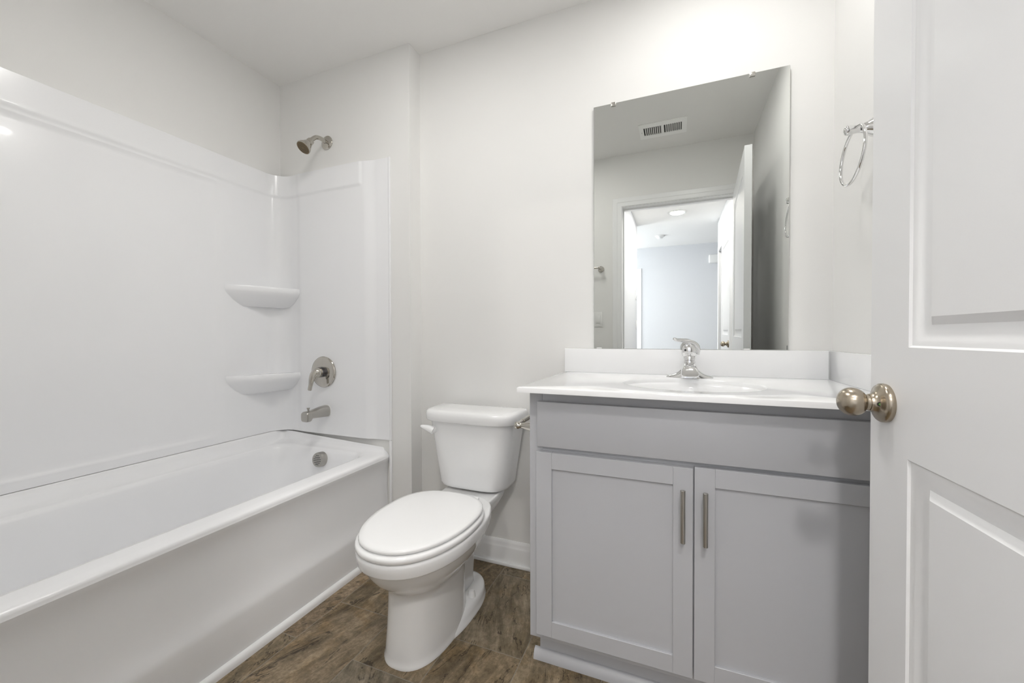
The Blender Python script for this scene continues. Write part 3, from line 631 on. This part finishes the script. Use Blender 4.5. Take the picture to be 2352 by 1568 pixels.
b = new(); lathe(b, (fx, fy - 0.004, fz + 0.052), (0, 0, 1), [(0, 0.0215), (0.010, 0.0205), (0.011, 0.0185), (0.013, 0.0185), (0.014, 0.0205), (0.024, 0.0200), (0.026, 0.019)], 32); obj('neck', b, CHROME, fa, 40)
b = new(); lathe(b, (fx, fy - 0.004, fz + 0.077), (-0.06, 0, 1), [(0, 0.0205), (0.003, 0.0245), (0.014, 0.0275), (0.028, 0.0275), (0.040, 0.0235), (0.049, 0.0155), (0.0535, 0.006), (0.054, 0.001)], 36)
obj('handle_dome', b, CHROME, fa, 60)
b = new(); lp = curve([(fx + 0.0265, fy - 0.002, fz + 0.086), (fx + 0.0265, fy - 0.006, fz + 0.104), (fx + 0.017, fy - 0.011, fz + 0.121), (fx - 0.002, fy - 0.018, fz + 0.130), (fx - 0.024, fy - 0.025, fz + 0.133), (fx - 0.042, fy - 0.031, fz + 0.135), (fx - 0.054, fy - 0.035, fz + 0.141)], 5)
rings = []
for i, p in enumerate(lp):
    u = i / (len(lp) - 1); wd = 0.015 - 0.0055 * u + (0.002 if u > 0.85 else 0); th = (0.004 + 0.006 * min(1, u / 0.25)) if u < 0.25 else 0.010 - 0.0065 * (u - 0.25) / 0.75
    if i == len(lp) - 1: wd *= 0.6; th *= 0.5
    t = (lp[min(i + 1, len(lp) - 1)] - lp[max(0, i - 1)]).normalized(); sdir = Vector((-0.35, 0.94, 0)); sdir = (sdir - t * sdir.dot(t)).normalized(); nn = sdir.cross(t)
    rings.append([p + sdir * wd * math.cos(2 * PI * k / 16) + nn * th * math.sin(2 * PI * k / 16) for k in range(16)])
loft(b, rings); obj('lever', b, CHROME, fa, 60)
b = new(); lathe(b, (fx - 0.0135, fy - 0.0275, fz + 0.100), (-0.5, -1, 0), [(0, 0.0035), (0.0035, 0.0032)], 14); obj('set_screw', b, DARK, fa)
b = new(); lathe(b, (fx, fy + 0.030, fz + 0.002), (0, 0, 1), [(0, 0.002), (0.075, 0.002), (0.077, 0.0045), (0.085, 0.0045), (0.087, 0.002)], 14); obj('lift_rod', b, CHROME, fa)

# ------------------------------------------------------------------ mirror on clips
ma = Vector((1, math.radians(-0.1636), 0)).normalized(); mb = Vector((0, 1.676 - 1.6812, 0.997)).normalized(); mn = ma.cross(mb).normalized()
if mn.y > 0: mn = -mn
def mp_(x, z): return Vector((0, 1.6812, 0.9928)) + ma * x + mb * (z - 0.9928)
mi = thing('mirror', 'frameless rectangular wall mirror standing on the backsplash', 'mirror', (0.03, 1.68, 0.993))
b = new(); c4 = [(-0.3115, 0.9930), (0.3730, 0.9930), (0.3730, 1.9898), (-0.3115, 1.9898)]
bk = [mp_(x, z) - mn * 0.005 for x, z in c4]; fr = [mp_(x, z) - mn * 0.0008 for x, z in c4]
loft(b, [bk, fr], True, True); obj('glass_edge', b, MEDGE, mi, 0)
b = new(); q = 0.0012; vs = [b.verts.new(mp_(x, z)) for x, z in ((-0.3115 + q, 0.9930 + q), (0.3730 - q, 0.9930 + q), (0.3730 - q, 1.9898 - q), (-0.3115 + q, 1.9898 - q))]; b.faces.new(vs)
ri = [mp_(x, z) - mn * 0.0008 for x, z in c4]; loft(b, [[v.co.copy() for v in vs], ri], False, False); obj('glass', b, MIRR, mi, 0)
for x in (-0.2315, 0.2575):
    b = new(); p = mp_(x, 1.9850); add_box(b, p.x - 0.0095, p.x + 0.0095, p.y - 0.0040, p.y - 0.0002, 1.976, 1.9915, 0.0016, 2); add_box(b, p.x - 0.0075, p.x + 0.0075, p.y - 0.003, D - 0.0006, 1.9898, 1.9920); obj('clip', b, SATIN, mi, 40)
for x in (-0.290, 0.245):
    b = new(); p = mp_(x, 0.994); add_box(b, p.x - 0.0105, p.x + 0.0105, p.y - 0.0035, p.y - 0.0002, 0.9930, 0.9975, 0.001, 1); obj('clip', b, PLAST, mi, 40)

# ------------------------------------------------------------------ ceiling light over the vanity, and an added fill lamp (above the picture's top edge)
def recessed(name, label, x, y, z, r, m):
    t = thing(name, label, 'ceiling light', (x, y, z))
    b = new(); lathe(b, (x, y, z - 0.0005), (0, 0, -1), [(0, r + 0.028), (0.004, r + 0.028), (0.008, r + 0.021), (0.009, r + 0.003), (0.006, r)], 40); obj('trim_ring', b, PLAST, t, 40)
    b = new(); lathe(b, (x, y, z - 0.0068), (0, 0, -1), [(0, r - 0.0005), (0.0035, r - 0.0015)], 40); obj('lens', b, m, t, 40)
    return t
recessed('ceiling_light', 'round lit ceiling light over the vanity, above the mirror', 0.12, 1.20, H, 0.070, VANL)
recessed('ceiling_light', 'large round fill lamp added to the ceiling in the middle of the bathroom', -0.85, 0.80, H, 0.16, FILL_LENS)  # unseen lamp, added for soft overall brightness

# ------------------------------------------------------------------ towel ring, paper holder, towel bar, switches, vent
tr = thing('towel_ring', 'chrome towel ring on the right wall beside the door edge', 'towel ring', (XR, 1.365, 1.60))
b = new(); lathe(b, (XR - 0.0005, 1.365, 1.603), (-1, 0, 0), [(0, 0.027), (0.006, 0.027), (0.012, 0.0245), (0.024, 0.0165), (0.036, 0.0110), (0.044, 0.0100), (0.050, 0.0105), (0.056, 0.0112), (0.062, 0.0125), (0.068, 0.0125), (0.072, 0.0105), (0.0745, 0.005)], 32); obj('post', b, CHROME, tr, 50)
rcz, rr_ = 1.600 - 0.0690, 0.0745
b = new(); pts = [(XR - 0.057 + 0.006 * math.cos(a), 1.361 + rr_ * math.sin(a) * 1.06, rcz + rr_ * math.cos(a)) for a in [2 * PI * k / 64 for k in range(65)]]; tube(b, pts, 0.0042, 14, False); obj('ring', b, CHROME, tr, 60)

ph = thing('paper_holder', 'empty nickel toilet paper holder on the left side of the vanity', 'toilet paper holder', (FX0, 1.34, 0.742))
for y in (1.272, 1.425):
    b = new(); lathe(b, (FX0 + 0.0008, y, 0.742), (-1, 0, 0), [(0, 0.0225), (0.006, 0.0225), (0.020, 0.0190), (0.036, 0.0150), (0.050, 0.0105), (0.060, 0.0092), (0.066, 0.0100), (0.071, 0.0125), (0.079, 0.0125), (0.084, 0.0095), (0.0855, 0.003)], 28); obj('post', b, POLN, ph, 50)
b = new(); lathe(b, (FX0 - 0.072, 1.274, 0.746), (0.02, 1, 0.03), [(0, 0.0065), (0.040, 0.0065), (0.0405, 0.0085), (0.110, 0.0085), (0.1105, 0.0065), (0.150, 0.0065)], 20); obj('roller', b, POLN, ph, 40)

tb = thing('towel_bar', 'nickel towel bar on the wall left of the doorway, seen in the mirror', 'towel bar', (-0.85, YD, 1.568))
for x in (-0.556, -1.16):
    b = new(); lathe(b, (x, YD + 0.0004, 1.564), (0, 1, 0), [(0, 0.024), (0.008, 0.024), (0.022, 0.016), (0.045, 0.011), (0.060, 0.0125), (0.070, 0.0125), (0.074, 0.008)], 28); obj('post', b, POLN, tb, 50)
b = new(); lathe(b, (-1.155, YD + 0.062, 1.568), (1, 0, 0), [(0, 0.0075), (0.594, 0.0075)], 18); obj('bar', b, POLN, tb, 40)

def switch(c, ax, label, group=None):                               # plate lies in the plane across ax
    t = thing('light_switch', label, 'light switch', c, group)
    d = Vector(ax); u = Vector((0, 0, 1)).cross(d)
    mm = Matrix((u, Vector((0, 0, 1)), d)).transposed().to_4x4(); mm.translation = Vector(c)
    for nm, dims in (('plate', (-0.035, 0.035, -0.059, 0.059, 0.0004, 0.006)), ('rocker', (-0.0165, 0.0165, -0.031, 0.031, 0.006, 0.009))):
        b = new(); tt = new(); add_box(tt, *dims, 0.0015, 2); merge(b, tt, mm); obj(nm, b, PLAST, t, 40)
    return t
switch((-0.580, YD, 1.163), (0, 1, 0), 'white rocker switch on the grey wall below the towel bar, in the mirror')
switch((HL, -2.00, 1.53), (1, 0, 0), 'upper small white plate on the left hall wall, in the mirror')
switch((HL, -2.03, 1.15), (1, 0, 0), 'lower small white plate on the left hall wall, in the mirror')

vt = thing('air_vent', 'white slotted ceiling air register seen in the mirror', 'vent', (-0.084, 0.421, H))
vx0, vx1, vy0, vy1 = -0.234, 0.066, 0.316, 0.527
b = new()
for (x0, x1, y0, y1) in ((vx0, vx1, vy0, vy0 + 0.046), (vx0, vx1, vy1 - 0.052, vy1), (vx0, -0.206, vy0 + 0.046, vy1 - 0.052), (0.038, vx1, vy0 + 0.046, vy1 - 0.052), (-0.092, -0.076, vy0 + 0.046, vy1 - 0.052)):
    add_box(b, x0, x1, y0, y1, H - 0.0055, H - 0.0004)
obj('face_frame', b, VENTW, vt, 0)
b = new(); add_box(b, -0.206, 0.038, vy0 + 0.046, vy1 - 0.052, H - 0.0012, H - 0.0006); obj('duct_opening', b, DARK, vt, 0)
for x0, s in ((-0.206, 1), (-0.076, -1)):
    for k in range(9):
        x = x0 + 0.0065 + k * 0.0126; b = new()
        t = new(); add_box(t, -0.0037, 0.0037, vy0 + 0.046, vy1 - 0.052, -0.0005, 0.0005); merge(b, t, Matrix.Translation((x + 0.0063, 0, H - 0.0045)) @ Matrix.Rotation(s * 0.45, 4, 'Y')); obj('louver', b, PLAST, vt, 0)
b = new(); add_box(b, -0.222, -0.217, 0.405, 0.421, H - 0.0085, H - 0.0055, 0.001, 1); obj('damper_lever', b, PLAST, vt, 0)

# ------------------------------------------------------------------ things in the hall
recessed('ceiling_light', 'round lit recessed light in the hall ceiling, seen in the mirror', 0.008, -1.70, H, 0.077, CANL)
recessed('ceiling_light', 'round fill lamp added to the hall ceiling just outside the bathroom doorway', 0.22, -0.42, H, 0.077, HALL_FILL_LENS)  # unseen lamp, added to light the tub apron and toilet foot
sd = thing('smoke_detector', 'small white smoke detector on the far hall ceiling, seen in the mirror', 'smoke detector', (-0.225, -2.93, H + 0.02))
b = new(); lathe(b, (-0.225, -2.93, H + 0.0196), (0, 0, -1), [(0, 0.066), (0.010, 0.066), (0.018, 0.060), (0.019, 0.046)], 32); obj('base', b, PLAST, sd, 40)
b = new(); lathe(b, (-0.225, -2.93, H + 0.001), (0, 0, -1), [(0, 0.045), (0.016, 0.044), (0.021, 0.036)], 32); obj('cover', b, PLAST, sd, 40)
ch = thing('door_chime', 'white rounded chime box on the far hall wall, seen in the mirror', 'door chime', (0.585, FY, 2.20))
b = new(); add_box(b, 0.470, 0.70, FY + 0.0004, FY + 0.052, 2.133, 2.268, 0.02, 4); obj('cover', b, PLAST, ch, 40)
